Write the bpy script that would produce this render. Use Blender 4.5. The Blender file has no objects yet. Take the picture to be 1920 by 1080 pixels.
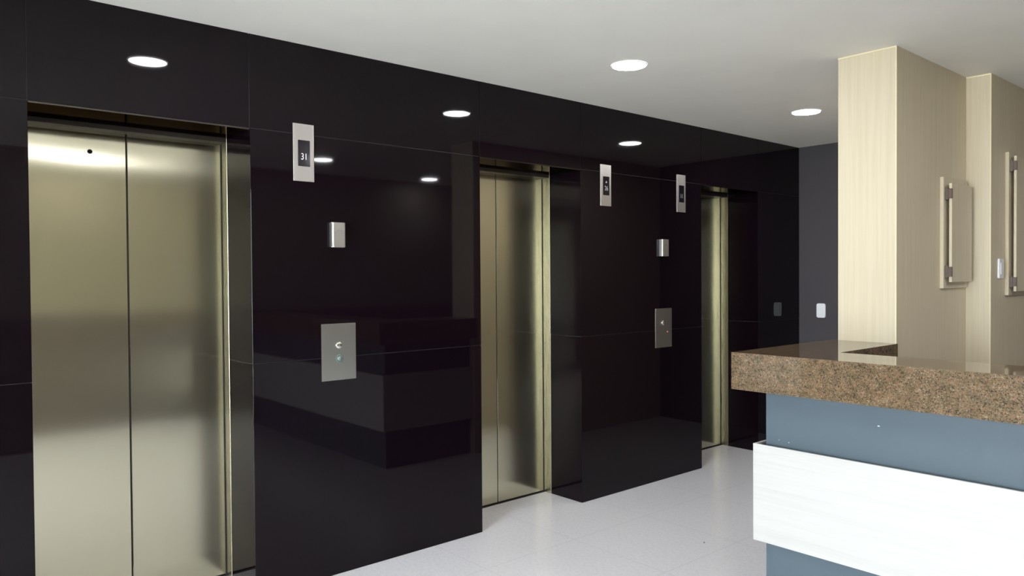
import bpy, bmesh, math, random
from mathutils import Matrix, Vector

S = bpy.context.scene
COL = S.collection

# ------------------------------------------------------------------ camera
cam_d = bpy.data.cameras.new('camera')
cam = bpy.data.objects.new('camera', cam_d)
COL.objects.link(cam)
S.camera = cam
cam_d.sensor_width = 36.0
cam_d.lens = 1419.287 / 1920 * 36.0
cam_d.clip_start = 0.02
_yaw, _pit, _roll = math.radians(49.04054), math.radians(-0.94523), math.radians(-0.39500)
_f = Vector((-math.sin(_yaw) * math.cos(_pit), math.cos(_yaw) * math.cos(_pit), math.sin(_pit)))
_r = _f.cross(Vector((0, 0, 1))).normalized()
_u = _r.cross(_f)
_r2 = math.cos(_roll) * _r + math.sin(_roll) * _u
_u2 = -math.sin(_roll) * _r + math.cos(_roll) * _u
cam.matrix_world = Matrix((
    (_r2.x, _u2.x, -_f.x, 0.0),
    (_r2.y, _u2.y, -_f.y, 0.0),
    (_r2.z, _u2.z, -_f.z, 1.45),
    (0, 0, 0, 1)))

# ------------------------------------------------------------------ world: bright overcast sky
SKY = 33.0
LAMP = 165.0
w = bpy.data.worlds.new('overcast_sky')
S.world = w
w.use_nodes = True
bg = w.node_tree.nodes['Background']
bg.inputs['Color'].default_value = (0.92, 0.97, 1.04, 1)
bg.inputs['Strength'].default_value = SKY

S.view_settings.view_transform = 'Standard'
S.view_settings.look = 'None'
S.view_settings.gamma = 1.0
S.view_settings.use_curve_mapping = False
S.view_settings.exposure = 0.0

# ------------------------------------------------------------------ room numbers (metres)
XW = -3.333          # face of the granite lift wall
XG = -3.615          # where the granite reveal ends
XD = -3.685          # face of the lift doors
ZC = 2.54            # ceiling
YF = 6.2             # far wall
YB = -2.6            # glazed front wall behind the camera
XO = 0.72            # wall opposite the lifts
PORTALS = [(0.498, 1.345), (2.660, 3.471), (4.762, 5.540)]
ZL = 2.112           # lintel height

# daylight portal in the glazed opening (samples the sky, gives no light of its own)
WIN = (-2.2, 0.6, 0.03, 2.36)
pl = bpy.data.lights.new('sky_portal', 'AREA')
pl.shape = 'RECTANGLE'
pl.size = WIN[1] - WIN[0]
pl.size_y = WIN[3] - WIN[2]
pl.cycles.is_portal = True
plo = bpy.data.objects.new('sky_portal', pl)
COL.objects.link(plo)
plo.location = ((WIN[0] + WIN[1]) / 2, YB - 0.12, (WIN[2] + WIN[3]) / 2)
plo.rotation_euler = (math.pi / 2, 0, 0)

# ------------------------------------------------------------------ helpers
def tag(o, label=None, cat=None, group=None, kind=None):
    if label: o['label'] = label
    if cat: o['category'] = cat
    if group: o['group'] = group
    if kind: o['kind'] = kind
    return o

def empty(name, loc, label, cat, group=None, kind=None):
    o = bpy.data.objects.new(name, None)
    o.empty_display_size = 0.1
    COL.objects.link(o)
    o.location = loc
    return tag(o, label, cat, group, kind)

class MB:
    """collects shapes in world coordinates for one mesh object"""
    def __init__(self):
        self.bm = bmesh.new()
    def box(self, x0, x1, y0, y1, z0, z1, bev=0.0, mi=0, seg=1):
        b = bmesh.new()
        bmesh.ops.create_cube(b, size=1.0)
        for v in b.verts:
            v.co = Vector(((x0 + x1) / 2 + v.co.x * abs(x1 - x0),
                           (y0 + y1) / 2 + v.co.y * abs(y1 - y0),
                           (z0 + z1) / 2 + v.co.z * abs(z1 - z0)))
        if bev > 0:
            bmesh.ops.bevel(b, geom=list(b.edges), offset=bev, segments=seg, profile=0.6,
                            affect='EDGES', clamp_overlap=True)
        self._merge(b, mi)
        return self
    def prism(self, pts, axis, a, b_, bev=0.0, mi=0, seg=2):
        """2-D outline extruded along an axis: axis 'x' -> pts are (y, z); 'y' -> (x, z); 'z' -> (x, y)"""
        b = bmesh.new()
        def P(p, t):
            return {'x': (t, p[0], p[1]), 'y': (p[0], t, p[1]), 'z': (p[0], p[1], t)}[axis]
        lo = [b.verts.new(P(p, a)) for p in pts]
        hi = [b.verts.new(P(p, b_)) for p in pts]
        b.faces.new(lo); top = b.faces.new(hi)
        n = len(pts)
        for i in range(n):
            b.faces.new((lo[i], lo[(i + 1) % n], hi[(i + 1) % n], hi[i]))
        bmesh.ops.recalc_face_normals(b, faces=b.faces)
        if bev > 0:
            bmesh.ops.bevel(b, geom=list(top.edges), offset=bev, segments=seg, profile=0.6,
                            affect='EDGES', clamp_overlap=True)
        self._merge(b, mi)
        return self
    def disc_stack(self, prof, c, axis='x', n=48, mi=0, close=True):
        """lathe of (radius, height) pairs about an axis through c"""
        b = bmesh.new()
        rings = []
        for r, h in prof:
            ring = []
            for i in range(n):
                t = 2 * math.pi * i / n
                u, v = r * math.cos(t), r * math.sin(t)
                ring.append(b.verts.new({'x': (c[0] + h, c[1] + u, c[2] + v),
                                         'z': (c[0] + u, c[1] + v, c[2] + h)}[axis]))
            rings.append(ring)
        for k in range(len(rings) - 1):
            for i in range(n):
                j = (i + 1) % n
                b.faces.new((rings[k][i], rings[k][j], rings[k + 1][j], rings[k + 1][i]))
        if close:
            b.faces.new(rings[0]); b.faces.new(rings[-1])
        bmesh.ops.recalc_face_normals(b, faces=b.faces)
        for f in b.faces: f.smooth = len(f.verts) == 4
        self._merge(b, mi)
        return self
    def _merge(self, b, mi):
        for f in b.faces: f.material_index = mi
        me = bpy.data.meshes.new('tmp')
        b.to_mesh(me); b.free()
        self.bm.from_mesh(me)
        bpy.data.meshes.remove(me)
    def build(self, name, mats, parent=None, **kw):
        if not isinstance(mats, (list, tuple)): mats = [mats]
        off = parent_loc(parent)
        bmesh.ops.translate(self.bm, verts=self.bm.verts, vec=-off)
        me = bpy.data.meshes.new(name)
        self.bm.to_mesh(me); self.bm.free()
        for m in mats: me.materials.append(m)
        o = bpy.data.objects.new(name, me)
        COL.objects.link(o)
        if parent is not None: o.parent = parent
        return tag(o, **kw)

def parent_loc(p):
    v = Vector((0, 0, 0))
    while p is not None:
        v = v + Vector(p.location); p = p.parent
    return v

def rrect(cy, cz, wy, wz, r, n=6):
    pts = []
    for sx, sz, a0 in ((1, 1, 0), (-1, 1, 90), (-1, -1, 180), (1, -1, 270)):
        for i in range(n + 1):
            a = math.radians(a0 + 90 * i / n)
            pts.append((cy + sx * (wy / 2 - r) + r * math.cos(a), cz + sz * (wz / 2 - r) + r * math.sin(a)))
    return pts

def copy_tree(o, parent=None):
    c = o.copy(); COL.objects.link(c); c.parent = parent
    for ch in [k for k in bpy.data.objects if k.parent == o]:
        copy_tree(ch, c)
    return c

# ------------------------------------------------------------------ materials
def mat(name, col=(0.8, 0.8, 0.8), rough=0.5, metal=0.0, spec=0.5, coat=0.0):
    m = bpy.data.materials.new(name); m.use_nodes = True
    b = m.node_tree.nodes['Principled BSDF']
    b.inputs['Base Color'].default_value = (*col, 1)
    b.inputs['Roughness'].default_value = rough
    b.inputs['Metallic'].default_value = metal
    b.inputs['Specular IOR Level'].default_value = spec
    b.inputs['Coat Weight'].default_value = coat
    return m

def nd(m, t, **kw):
    n = m.node_tree.nodes.new(t)
    for k, v in kw.items():
        if k in n.inputs: n.inputs[k].default_value = v
        else: setattr(n, k, v)
    return n
def lk(m, a, b): m.node_tree.links.new(a, b)
def pos(m, scale=(1, 1, 1)):
    g = nd(m, 'ShaderNodeNewGeometry')
    mp = nd(m, 'ShaderNodeMapping'); mp.inputs['Scale'].default_value = scale
    lk(m, g.outputs['Position'], mp.inputs['Vector'])
    return mp.outputs['Vector']
def ramp(m, fac, stops):
    r = nd(m, 'ShaderNodeValToRGB')
    el = r.color_ramp.elements
    while len(el) < len(stops): el.new(0.5)
    for e, (p, c) in zip(el, stops):
        e.position = p; e.color = (*c, 1)
    lk(m, fac, r.inputs['Fac'])
    return r.outputs['Color']
def bsdf(m): return m.node_tree.nodes['Principled BSDF']
def bump(m, h, strength=0.1, dist=0.002):
    b = nd(m, 'ShaderNodeBump', Strength=strength, Distance=dist)
    lk(m, h, b.inputs['Height']); lk(m, b.outputs['Normal'], bsdf(m).inputs['Normal'])

# polished black granite
GR = mat('black_granite', (0.010, 0.0085, 0.0105), 0.035, spec=0.22)
_n = nd(GR, 'ShaderNodeTexNoise', Scale=260.0, Detail=3.0, Roughness=0.7)
lk(GR, pos(GR), _n.inputs['Vector'])
lk(GR, ramp(GR, _n.outputs['Fac'], [(0.35, (0.003, 0.0012, 0.0025)), (0.62, (0.0055, 0.0024, 0.0045)), (0.80, (0.009, 0.0055, 0.0085))]),
   bsdf(GR).inputs['Base Color'])
GROUT = mat('dark_joint', (0.017, 0.016, 0.018), 0.6)

# brushed stainless steel (scratches run vertically, highlights spread sideways)
def steel(name, col, rough, aniso, streak=0.03):
    m = mat(name, col, rough, metal=1.0)
    b = bsdf(m)
    b.inputs['Anisotropic'].default_value = aniso
    g = nd(m, 'ShaderNodeNewGeometry')
    cr = nd(m, 'ShaderNodeVectorMath', operation='CROSS_PRODUCT')
    lk(m, g.outputs['True Normal'], cr.inputs[0]); cr.inputs[1].default_value = (0.0, 0.05, 1.0)
    no = nd(m, 'ShaderNodeVectorMath', operation='NORMALIZE')
    lk(m, cr.outputs[0], no.inputs[0]); lk(m, no.outputs[0], b.inputs['Tangent'])
    n = nd(m, 'ShaderNodeTexNoise', Scale=1.0, Detail=4.0)
    lk(m, pos(m, (300, 300, 4)), n.inputs['Vector'])
    mr = nd(m, 'ShaderNodeMapRange'); mr.inputs['To Min'].default_value = rough - streak; mr.inputs['To Max'].default_value = rough + streak
    lk(m, n.outputs['Fac'], mr.inputs['Value']); lk(m, mr.outputs['Result'], b.inputs['Roughness'])
    # slow waviness of the thin sheet
    n2 = nd(m, 'ShaderNodeTexNoise', Scale=1.0, Detail=1.0)
    lk(m, pos(m, (3.0, 3.0, 1.3)), n2.inputs['Vector'])
    bump(m, n2.outputs['Fac'], 0.10, 0.01)
    return m
STEEL = steel('brushed_stainless_steel', (0.60, 0.57, 0.44), 0.15, 0.97, 0.012)
JAMB = steel('satin_steel_frame', (0.42, 0.39, 0.29), 0.28, 0.4)
DSTEEL = mat('dark_steel', (0.030, 0.024, 0.020), 0.35, metal=0.0)
PLATE = steel('satin_metal_plate', (0.60, 0.57, 0.54), 0.38, 0.3)
CALLP = steel('satin_call_plate', (0.42, 0.41, 0.38), 0.34, 0.3)
CHROME = mat('polished_metal', (0.8, 0.79, 0.76), 0.12, metal=1.0)
GLASSBLK = mat('black_display_glass', (0.008, 0.006, 0.01), 0.08)
DIGIT = mat('lit_digits', (0.5, 0.5, 0.55), 0.5)
bsdf(DIGIT).inputs['Emission Color'].default_value = (0.75, 0.75, 0.85, 1)
bsdf(DIGIT).inputs['Emission Strength'].default_value = 0.45
DIGITD = mat('dim_digits', (0.3, 0.3, 0.33), 0.5)
bsdf(DIGITD).inputs['Emission Color'].default_value = (0.75, 0.7, 0.8, 1)
bsdf(DIGITD).inputs['Emission Strength'].default_value = 0.10
GREENP = mat('greenish_plastic', (0.10, 0.15, 0.14), 0.45)
CAPM = mat('grey_button_cap', (0.20, 0.22, 0.21), 0.5)
REDL = mat('small_red_light', (0.4, 0.05, 0.05), 0.4)
bsdf(REDL).inputs['Emission Color'].default_value = (1.0, 0.25, 0.2, 1)
bsdf(REDL).inputs['Emission Strength'].default_value = 0.5
ENGR = mat('engraved_grey', (0.16, 0.15, 0.15), 0.6)
WPLAST = mat('white_plastic', (0.80, 0.80, 0.82), 0.35)
GAP = mat('shadow_gap_rubber', (0.01, 0.01, 0.01), 0.7)

# wood laminate, pale beige with fine grain; ax = direction of the grain
def laminate(name, c0, c1, grain, rough=0.45):
    m = mat(name, c0, rough, spec=0.35)
    sc = {'z': (70, 70, 1.6), 'x': (1.6, 70, 60)}[grain]
    n = nd(m, 'ShaderNodeTexNoise', Scale=1.0, Detail=6.0, Roughness=0.65, Distortion=0.3)
    lk(m, pos(m, sc), n.inputs['Vector'])
    lk(m, ramp(m, n.outputs['Fac'], [(0.30, c1), (0.58, c0)]), bsdf(m).inputs['Base Color'])
    bump(m, n.outputs['Fac'], 0.08, 0.001)
    return m
LAM = laminate('beige_wood_laminate', (0.62, 0.535, 0.395), (0.57, 0.48, 0.34), 'z')
LAMW = laminate('white_wood_laminate', (0.515, 0.495, 0.475), (0.475, 0.455, 0.437), 'x')
LAMP_EDGE = mat('cream_edge_band', (0.80, 0.70, 0.46), 0.4)
BRACK = mat('brown_bracket', (0.10, 0.065, 0.05), 0.45)

SOFF = mat('dark_polished_soffit', (0.10, 0.088, 0.078), 0.06, metal=1.0)
bsdf(SOFF).inputs['Specular Tint'].default_value = (0.25, 0.22, 0.20, 1)
# counter granite, brown with orange and grey grains
CG = mat('brown_speckled_granite', (0.3, 0.2, 0.15), 0.05)
_v = nd(CG, 'ShaderNodeTexVoronoi', Scale=270.0); lk(CG, pos(CG), _v.inputs['Vector'])
_sx = nd(CG, 'ShaderNodeSeparateColor'); lk(CG, _v.outputs['Color'], _sx.inputs['Color'])
_c1 = ramp(CG, _sx.outputs['Red'], [(0.0, (0.045, 0.036, 0.026)), (0.22, (0.12, 0.095, 0.060)), (0.45, (0.175, 0.105, 0.062)), (0.65, (0.13, 0.12, 0.085)), (0.85, (0.23, 0.135, 0.080)), (1.0, (0.22, 0.205, 0.155))])
_n = nd(CG, 'ShaderNodeTexNoise', Scale=28.0, Detail=5.0, Roughness=0.7); lk(CG, pos(CG), _n.inputs['Vector'])
_c2 = ramp(CG, _n.outputs['Fac'], [(0.35, (0.62, 0.62, 0.55)), (0.65, (1.15, 1.05, 1.0))])
_mx = nd(CG, 'ShaderNodeMix', data_type='RGBA', blend_type='MULTIPLY'); _mx.inputs['Factor'].default_value = 1.0
lk(CG, _c1, _mx.inputs[6]); lk(CG, _c2, _mx.inputs[7]); lk(CG, _mx.outputs[2], bsdf(CG).inputs['Base Color'])

# paints
def paint(name, col, rough=0.6, tex=0.12):
    m = mat(name, col, rough, spec=0.3)
    n = nd(m, 'ShaderNodeTexNoise', Scale=90.0, Detail=4.0); lk(m, pos(m), n.inputs['Vector'])
    bump(m, n.outputs['Fac'], tex, 0.002)
    n2 = nd(m, 'ShaderNodeTexNoise', Scale=3.0, Detail=3.0); lk(m, pos(m), n2.inputs['Vector'])
    a = tuple(c * 0.98 for c in col); b = tuple(min(1, c * 1.015) for c in col)
    lk(m, ramp(m, n2.outputs['Fac'], [(0.3, a), (0.7, b)]), bsdf(m).inputs['Base Color'])
    return m
CEIL = paint('ceiling_paint', (0.925, 0.895, 0.835), 0.8, 0.25)
BLUE = paint('blue_grey_paint', (0.082, 0.108, 0.130), 0.55)
DARKP = paint('dark_grey_paint', (0.060, 0.053, 0.058), 0.6)
CREAM = paint('beige_wall_paint', (0.27, 0.245, 0.185), 0.7)
TAUPE = paint('taupe_dado_paint', (0.13, 0.11, 0.095), 0.6)
PAVE = paint('pavement', (0.62, 0.60, 0.56), 0.9)

# floor tiles, 0.62 m grid
FL = mat('pale_polished_tiles', (0.5, 0.5, 0.52), 0.16, spec=0.5)
_g = nd(FL, 'ShaderNodeNewGeometry')
_s = nd(FL, 'ShaderNodeSeparateXYZ'); lk(FL, _g.outputs['Position'], _s.inputs[0])
def _line(out, off):
    a = nd(FL, 'ShaderNodeMath', operation='SUBTRACT'); lk(FL, out, a.inputs[0]); a.inputs[1].default_value = off
    b = nd(FL, 'ShaderNodeMath', operation='DIVIDE'); lk(FL, a.outputs[0], b.inputs[0]); b.inputs[1].default_value = 0.62
    c = nd(FL, 'ShaderNodeMath', operation='FRACT'); lk(FL, b.outputs[0], c.inputs[0])
    d = nd(FL, 'ShaderNodeMath', operation='SUBTRACT'); lk(FL, c.outputs[0], d.inputs[0]); d.inputs[1].default_value = 0.5
    e = nd(FL, 'ShaderNodeMath', operation='ABSOLUTE'); lk(FL, d.outputs[0], e.inputs[0])
    f = nd(FL, 'ShaderNodeMath', operation='GREATER_THAN'); lk(FL, e.outputs[0], f.inputs[0]); f.inputs[1].default_value = 0.5 - 0.0022
    return f.outputs[0]
_mxl = nd(FL, 'ShaderNodeMath', operation='MAXIMUM')
lk(FL, _line(_s.outputs['X'], -2.28), _mxl.inputs[0]); lk(FL, _line(_s.outputs['Y'], 2.955), _mxl.inputs[1])
_n = nd(FL, 'ShaderNodeTexNoise', Scale=60.0, Detail=6.0, Roughness=0.7); lk(FL, pos(FL), _n.inputs['Vector'])
_c = ramp(FL, _n.outputs['Fac'], [(0.3, (0.67, 0.65, 0.67)), (0.55, (0.745, 0.725, 0.745)), (0.8, (0.79, 0.77, 0.79))])
_mx = nd(FL, 'ShaderNodeMix', data_type='RGBA'); lk(FL, _mxl.outputs[0], _mx.inputs['Factor'])
lk(FL, _c, _mx.inputs[6]); _mx.inputs[7].default_value = (0.58, 0.56, 0.56, 1)
lk(FL, _mx.outputs[2], bsdf(FL).inputs['Base Color'])

LAMPM = bpy.data.materials.new('lamp_diffuser'); LAMPM.use_nodes = True
_b = bsdf(LAMPM); _b.inputs['Emission Color'].default_value = (0.95, 0.96, 1.0, 1); _b.inputs['Emission Strength'].default_value = LAMP

PANE = bpy.data.materials.new('clear_glass'); PANE.use_nodes = True
PANE.node_tree.nodes.remove(bsdf(PANE))
_t = nd(PANE, 'ShaderNodeBsdfTransparent', Color=(0.93, 0.96, 0.95, 1)); _gl = nd(PANE, 'ShaderNodeBsdfGlossy', Roughness=0.0)
_fr = nd(PANE, 'ShaderNodeFresnel', IOR=1.5); _ms = nd(PANE, 'ShaderNodeMixShader')
lk(PANE, _fr.outputs[0], _ms.inputs[0]); lk(PANE, _t.outputs[0], _ms.inputs[1]); lk(PANE, _gl.outputs[0], _ms.inputs[2])
lk(PANE, _ms.outputs[0], PANE.node_tree.nodes['Material Output'].inputs['Surface'])

# ------------------------------------------------------------------ floor, ceiling, walls
struct = dict(kind='structure')
MB().box(-4.2, XO + 0.12, YB - 0.2, YF + 0.12, -0.10, 0.0).build('floor', FL, **struct)
MB().box(-4.2, XO + 0.12, YB - 0.2, YF + 0.12, ZC, ZC + 0.12).build('ceiling', CEIL, **struct)
MB().box(-14, 12, -16, YB - 0.2, -0.16, -0.04).build('trim_1', PAVE, **struct)   # pavement outside the glazed front

# lift wall in polished slabs
g = 0.0014
bv = 0.0008
wl = MB()
piers = [(YB, 0.498), (1.345, 2.660), (3.471, 4.762), (5.540, YF)]
ZS = [0.0, 1.059, 2.119, ZC]
for (a, b) in piers:
    for k in range(3):
        z0, z1 = ZS[k] + (g if k else 0), ZS[k + 1] - (g if k < 2 else 0)
        wl.box(XG, XW, a + (g if a > YB else 0), b - (g if k == 2 and b < YF else 0), z0, z1, bv)
    wl.box(XG + 0.004, XW - 0.0025, a + 0.004, b - 0.004, 0, ZC - 0.002, 0, 1)
for (a, b) in PORTALS:
    wl.box(XG, XW, a + g, b - g, ZL + 0.006, ZC, bv)
    wl.box(XG, XW - 0.001, a + g, b - g, ZL, ZL + 0.008, bv, 2)
    wl.box(XG + 0.004, XW - 0.0025, a - 0.004, b + 0.004, ZL + 0.010, ZC - 0.002, 0, 1)
wl.build('wall_left', [GR, GROUT, SOFF], **struct)

# far wall
MB().box(XG - 0.3, XO + 0.12, YF, YF + 0.12, 0, ZC).build('wall_far', DARKP, **struct)

# stepped wall clad in beige laminate, with cream edge bands
XC0, XC1, XC2, YC, YJ = -1.826, -1.541, -1.418, 3.79, 4.715
MB().box(XC0, XC1, YC, YJ, 0, ZC).build('wall_right', LAM, **struct)
MB().box(XC0, XC2, YJ, YF, 0, ZC).build('wall_right', LAM, **struct)
tr = MB()
tr.box(XC1 - 0.004, XC1 + 0.0012, YC - 0.0012, YC + 0.004, 0, ZC, 0.0008)
tr.box(XC2 - 0.004, XC2 + 0.0012, YJ - 0.0012, YJ + 0.004, 0, ZC, 0.0008)
tr.box(XC0, XC1, YC - 0.003, YC, ZC - 0.006, ZC)
tr.box(XC1, XC2, YJ - 0.003, YJ, ZC - 0.006, ZC)
tr.build('trim_2', LAMP_EDGE, **struct)

# wall opposite the lifts (behind the camera's right shoulder) with a darker dado
MB().box(XO, XO + 0.12, YB, YF, 1.12, ZC).box(XO, XO + 0.12, YB, YF, 0, 1.12, 0, 1).build('wall_opposite', [CREAM, TAUPE], **struct)

# front wall with the glazed entrance
x0, x1, z0, z1 = WIN
wb = MB()
wb.box(XG - 0.3, x0, YB - 0.2, YB, 0, ZC).box(x1, XO + 0.12, YB - 0.2, YB, 0, ZC).box(x0, x1, YB - 0.2, YB, z1, ZC)
wb.build('wall_front', CEIL, **struct)
wf = MB()
t = 0.05
ya, yb_ = YB - 0.14, YB - 0.08
wf.box(x0, x0 + t, ya, yb_, 0, z1).box(x1 - t, x1, ya, yb_, 0, z1).box(x0, x1, ya, yb_, z1 - t, z1).box(x0, x1, ya, yb_, 0, 0.03)
for k in (1, 2):
    xm = x0 + (x1 - x0) * k / 3
    wf.box(xm - t / 2, xm + t / 2, ya, yb_, 0.03, z1 - t)
wfo = wf.build('window_1', DSTEEL, **struct)
MB().box(x0 + t, x1 - t, YB - 0.112, YB - 0.108, 0.03, z1 - t).build('pane', PANE, wfo)

# shaft closure behind the lift wall
sh = MB()
sh.box(XG - 0.30, XG - 0.25, YB, YF, 0, ZC)
sh.build('wall_shaft', GAP, **struct)

# ------------------------------------------------------------------ lift doors
dlab = ['brushed steel lift door nearest the camera, its two panels fully visible',
        'brushed steel lift door in the middle, partly hidden by the granite pier',
        'narrow visible strip of the farthest brushed steel lift door beside the counter']
for i, (a, b) in enumerate(PORTALS):
    m_ = (a + b) / 2 + 0.003
    e = empty('door_%d' % (i + 1), (XD, (a + b) / 2, 0), dlab[i], 'elevator door', kind='structure')
    bw = 0.0015
    ztop = 2.092
    # frame: two jambs and a head
    MB().box(XD - 0.03, XG, a - 0.04, a, 0, ZL, bw).build('jamb', JAMB, e)
    MB().box(XD - 0.03, XG, b, b + 0.04, 0, ZL, bw).build('jamb', JAMB, e)
    hd = MB().box(XD - 0.03, XG - 0.001, a, b, ztop, ZL + 0.02, bw)
    hd.build('door_header', DSTEEL, e)
    # panels
    MB().box(XD - 0.03, XD, a - 0.03, m_ - 0.0025, 0.008, ztop + 0.02, 0.002).build('door_panel', STEEL, e)
    MB().box(XD - 0.03, XD, m_ + 0.0025, b + 0.03, 0.008, ztop + 0.02, 0.002).build('door_panel', STEEL, e)
    MB().box(XD - 0.032, XD - 0.006, m_ - 0.003, m_ + 0.003, 0.008, ztop).build('door_seal', GAP, e)
    MB().box(XD - 0.004, XD + 0.003, b - 0.005, b, 0.004, ztop, 0.001).build('edge_gap_shade', GAP, e)  # black strip standing in for the shaded gap between panel and jamb
    # threshold with running groove
    sl = MB().box(XD - 0.04, XD + 0.012, a, b, -0.01, 0.003, 0.001).box(XD - 0.02, XD + 0.002, a, b, 0.003, 0.0045, 0, 1)
    sl.build('door_sill', [DSTEEL, GAP], e)
    if i == 0:
        kh = MB().disc_stack([(0.010, -0.002), (0.010, 0.0012), (0.0075, 0.0016)], (XD, 0.779, 2.000), 'x', 24)
        kh.build('release_keyhole', GAP, e)

# ------------------------------------------------------------------ floor indicators
def text_mesh(txt, size, cy, cz, x, m, parent, name, wide=0.7):
    cu = bpy.data.curves.new('tmp_text', 'FONT')
    cu.body = txt; cu.size = size; cu.align_x = 'CENTER'; cu.align_y = 'CENTER'; cu.extrude = 0.0004
    o = bpy.data.objects.new('tmp_text', cu); COL.objects.link(o)
    me = bpy.data.meshes.new_from_object(o)
    bpy.data.objects.remove(o); bpy.data.curves.remove(cu)
    off = parent_loc(parent)
    for v in me.vertices:
        px, py, pz = v.co
        v.co = Vector((x + pz, cy + px * wide, cz + py)) - off
    me.materials.clear(); me.materials.append(m)
    me.name = name
    q = bpy.data.objects.new(name, me); COL.objects.link(q); q.parent = parent
    return q

def arrow_up(cy, cz, s, x, m, parent):
    mb = MB().prism([(cy - s, cz - s * 0.7), (cy + s, cz - s * 0.7), (cy, cz + s * 0.9)], 'x', x, x + 0.0006)
    return mb.build('up_arrow', m, parent)

def indicator(yc, digits, lab, arrow=False, dm=None):
    zc = 2.033
    e = empty('floor_indicator', (XW, yc, zc), lab, 'floor indicator', 'lift floor indicators on the black granite wall')
    W2, H2 = 0.106, 0.268
    pl_ = MB()
    # slightly domed plate: outline wide at the wall, chamfered towards the face
    prof = [(yc - W2 / 2, XW), (yc - W2 / 2, XW + 0.0035), (yc - W2 / 2 + 0.0008, XW + 0.0045), (yc + W2 / 2 - 0.009, XW + 0.0045),
            (yc + W2 / 2 - 0.003, XW + 0.0035), (yc + W2 / 2, XW + 0.0005), (yc + W2 / 2, XW)]
    pl_.prism([(p[1], p[0]) for p in prof], 'z', zc - H2 / 2, zc + H2 / 2, 0.0)
    pl_.build('faceplate', PLATE, e)
    sc_ = MB().prism(rrect(yc, zc - 0.003, 0.060, 0.122, 0.003), 'x', XW + 0.003, XW + 0.0061, 0.0008)
    s_ = sc_.build('display', GLASSBLK, e)
    text_mesh(digits, 0.043, yc + 0.0, zc - 0.020, XW + 0.0063, dm, s_, 'floor_number', 0.8)
    if arrow: arrow_up(yc, zc + 0.022, 0.009, XW + 0.0062, dm, s_)
    return e
indicator(1.602, '31', 'metal floor indicator plate reading 31, right of the nearest lift', dm=DIGIT)
indicator(3.708, '26', 'metal floor indicator plate with faint arrow and number, beside the middle lift', arrow=True, dm=DIGITD)
indicator(4.515, '11', 'metal floor indicator plate left of the farthest lift', dm=DIGITD)

# ------------------------------------------------------------------ card readers
def reader(y0, zc, lab):
    e = empty('card_reader', (XW, y0 + 0.035, zc), lab, 'card reader', 'small metal card readers on the granite wall')
    o = MB().prism([(XW, y0), (XW + 0.022, y0), (XW + 0.028, y0 + 0.002), (XW + 0.031, y0 + 0.007), (XW + 0.031, y0 + 0.064), (XW + 0.028, y0 + 0.069), (XW + 0.022, y0 + 0.071), (XW, y0 + 0.071)],
                   'z', zc - 0.0585, zc + 0.0585)
    o.build('housing', PLATE, e)
    MB().box(XW, XW + 0.02, y0 + 0.001, y0 + 0.070, zc - 0.0605, zc + 0.0605, 0.001).build('back_plate', CHROME, e)
    MB().box(XW + 0.0305, XW + 0.0315, y0 + 0.020, y0 + 0.052, zc + 0.018, zc + 0.0225, 0.0003).build('engraved_mark', ENGR, e)
    return e
reader(1.731, 1.652, 'small raised metal card reader between the nearest and middle lifts')
reader(4.264, 1.637, 'small raised metal card reader between the middle and farthest lifts')

# ------------------------------------------------------------------ call panels
def call_panel(yc, zc, lab, b1, b2, second):
    e = empty('call_panel', (XW, yc, zc), lab, 'call button panel', 'lift call button plates on the granite wall')
    MB().prism(rrect(yc, zc, 0.184, 0.275, 0.002), 'x', XW, XW + 0.0035, 0.0008).build('faceplate', CALLP, e)
    xf = XW + 0.0033
    bt = MB().disc_stack([(0.0165, 0), (0.0165, 0.006), (0.014, 0.009), (0.007, 0.0105), (0.001, 0.011)], (xf, *b1), 'x', 40)
    bo = bt.build('call_button', CHROME, e)
    MB().prism([(b1[0] - 0.005, b1[1] - 0.004), (b1[0] + 0.005, b1[1] - 0.004), (b1[0], b1[1] + 0.006)], 'x', xf + 0.0105, xf + 0.0116).build('up_arrow', ENGR, bo)
    if second == 'key':
        rg = MB().disc_stack([(0.020, 0), (0.020, 0.002), (0.017, 0.003), (0.0135, 0.003), (0.0125, 0.001)], (xf, *b2), 'x', 40)
        ro = rg.build('call_button', GREENP, e, label='call button with greenish ring')
        MB().disc_stack([(0.0125, 0.0005), (0.0122, 0.004), (0.001, 0.005)], (xf, *b2), 'x', 32).build('button_cap', CAPM, ro)
    else:
        MB().disc_stack([(0.005, 0), (0.0045, 0.0025), (0.001, 0.0035)], (xf, *b2), 'x', 20).build('indicator_light', REDL, e)
call_panel(1.7735, 1.085, 'square-cornered metal call button plate between the nearest and middle lifts', (1.7705, 1.117), (1.7755, 1.052), 'key')
call_panel(4.306, 1.0735, 'metal call button plate with tiny red light, left of the farthest lift', (4.295, 1.110), (4.348, 1.044), 'led')

# ------------------------------------------------------------------ switches
e = empty('light_switch', (-3.134, YF, 1.134), 'white rounded light switch plate on the dark grey far wall', 'light switch')
MB().prism([(x, z) for x, z in rrect(-3.134, 1.134, 0.078, 0.122, 0.016)], 'y', YF, YF - 0.009, 0.004).build('faceplate', WPLAST, e)
MB().prism(rrect(-3.134, 1.134, 0.044, 0.070, 0.004), 'y', YF - 0.008, YF - 0.0115, 0.0015).build('rocker', WPLAST, e)

e = empty('light_switch', (XC2, 4.868, 1.470), 'white switch plate on the laminate wall beside the taller display board', 'light switch')
MB().prism(rrect(4.868, 1.470, 0.078, 0.112, 0.010), 'x', XC2, XC2 + 0.010, 0.005).build('faceplate', WPLAST, e)
MB().prism(rrect(4.868, 1.470, 0.042, 0.066, 0.004), 'x', XC2 + 0.009, XC2 + 0.013, 0.0015).build('rocker', WPLAST, e)

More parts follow.
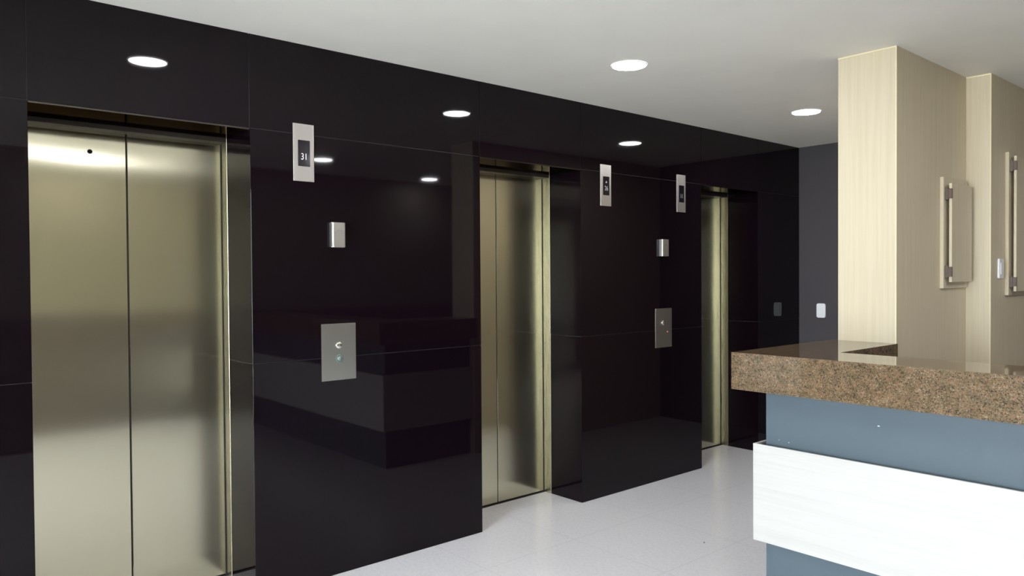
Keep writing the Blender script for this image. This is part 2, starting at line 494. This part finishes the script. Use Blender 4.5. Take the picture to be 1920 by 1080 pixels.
# ------------------------------------------------------------------ laminate display boards on the stepped wall
def board(xw, y0, yw, z0, z1, inset, lab):
    e = empty('display_board', (xw, y0, z0), lab, 'wall board', 'laminate boards on the stepped wall')
    MB().box(xw, xw + 0.018, y0, y0 + yw, z0, z1, 0.0012).build('back_board', LAM, e)
    MB().box(xw + 0.034, xw + 0.048, y0 + 0.030, y0 + yw - 0.02, z0 + inset, z1 - inset, 0.0012).build('front_board', LAM, e)
    for zz in (z0 + inset + 0.055, z1 - inset - 0.055):
        bk = MB().box(xw + 0.018, xw + 0.034, y0 + 0.016, y0 + 0.075, zz - 0.032, zz + 0.032, 0.001)
        bk.box(xw + 0.022, xw + 0.052, y0 + 0.018, y0 + 0.030, zz - 0.026, zz + 0.026, 0.001)
        bk.build('bracket', BRACK, e)
        MB().box(xw + 0.018, xw + 0.034, y0 + yw - 0.08, y0 + yw - 0.03, zz - 0.032, zz + 0.032, 0.001).build('bracket', BRACK, e)
board(XC1, 4.335, 0.345, 1.366, 1.954, 0.033, 'smaller beige laminate board on brackets, on the wall beside the pale column')
board(XC2, 4.955, 0.60, 1.318, 2.132, 0.022, 'taller beige laminate board on brackets at the right edge of the photo')

# ------------------------------------------------------------------ reception counter
ct = empty('reception_counter', (-1.0, 3.2, 0), 'reception counter with brown granite top, blue-grey base and white wood panel', 'reception counter')
XL, XI, YFr, YI, XR = -1.867, -1.532, 2.885, 3.200, 0.715
ZT, ZB = 1.109, 0.948
top = MB()
out = [(XL, YFr), (XR, YFr), (XR, YI), (XI, YI), (XI, YC), (XL, YC)]
b = bmesh.new()
lo = [b.verts.new((x, y, ZB)) for x, y in out]; hi = [b.verts.new((x, y, ZT)) for x, y in out]
b.faces.new(lo); b.faces.new(hi)
for i in range(6): b.faces.new((lo[i], lo[(i + 1) % 6], hi[(i + 1) % 6], hi[i]))
bmesh.ops.recalc_face_normals(b, faces=b.faces)
bmesh.ops.bevel(b, geom=list(b.edges), offset=0.0022, segments=2, profile=0.6, affect='EDGES')
top._merge(b, 0)
top.build('countertop', CG, ct)
XB, YBs = -1.761, 2.991
bs = MB().prism([(XB, YBs), (XR, YBs), (XR, YBs + 0.14), (XB + 0.14, YBs + 0.14), (XB + 0.14, YC), (XB, YC)], 'z', 0, ZB)
bs.build('base', BLUE, ct)
XP, YP = -1.801, 2.951
pn = MB().box(XP, XR, YP, YP + 0.012, 0.289, 0.711, 0.0008).box(XP, XP + 0.012, YP + 0.012, YC, 0.289, 0.711, 0.0008)
pn.build('front_panel', LAMW, ct)
for zz in (0.36, 0.64):
    MB().box(XP + 0.012, XB, YBs + 0.2, YBs + 0.24, zz - 0.02, zz + 0.02).build('spacer', GAP, ct)
    for xs in (XB + 0.25, -0.6):
        MB().box(xs, xs + 0.04, YP + 0.012, YBs, zz - 0.02, zz + 0.02).build('spacer', GAP, ct)
for (x, z, s) in ((-1.281, 0.856, 0.004), (-1.655, 0.731, 0.0025), (-1.70, 0.735, 0.002)):
    MB().box(x - s, x + s, YBs - 0.0006, YBs + 0.001, z - s * 0.4, z + s * 0.4, 0.0003).build('paint_chip', WPLAST, ct)

# ------------------------------------------------------------------ recessed ceiling downlights
def downlight(x, y, lab):
    e = empty('ceiling_downlight', (x, y, ZC), lab, 'ceiling light', 'round recessed ceiling downlights')
    MB().disc_stack([(0.094, -0.0002), (0.094, -0.003), (0.088, -0.005), (0.086, -0.003)], (x, y, ZC), 'z', 56, close=False).build('trim_ring', WPLAST, e)
    MB().disc_stack([(0.087, -0.0010), (0.087, -0.0042), (0.05, -0.0050), (0.001, -0.0052)], (x, y, ZC), 'z', 56).build('diffuser', LAMPM, e)
    return e
downlight(-2.585, 3.062, 'larger round ceiling downlight in view, nearer the camera')
downlight(-2.565, 4.868, 'smaller round ceiling downlight, nearest the pale laminate column')
downlight(-2.585, 1.130, 'round ceiling downlight above the nearest lift, seen mirrored in the granite')
downlight(-0.19, 3.30, 'round ceiling downlight above the counter, seen mirrored in the granite')
downlight(0.385, 4.90, 'round ceiling downlight behind the counter, seen mirrored in the granite')
downlight(0.30, 1.45, 'round ceiling downlight behind the camera, seen mirrored in the nearest lift door')

# speck of dirt on the tiles
e = MB().box(-2.40, -2.392, 3.438, 3.446, 0.0, 0.002, 0.0008).build('floor_speck', GAP, label='tiny dark speck lying on the pale floor tiles', cat='speck')
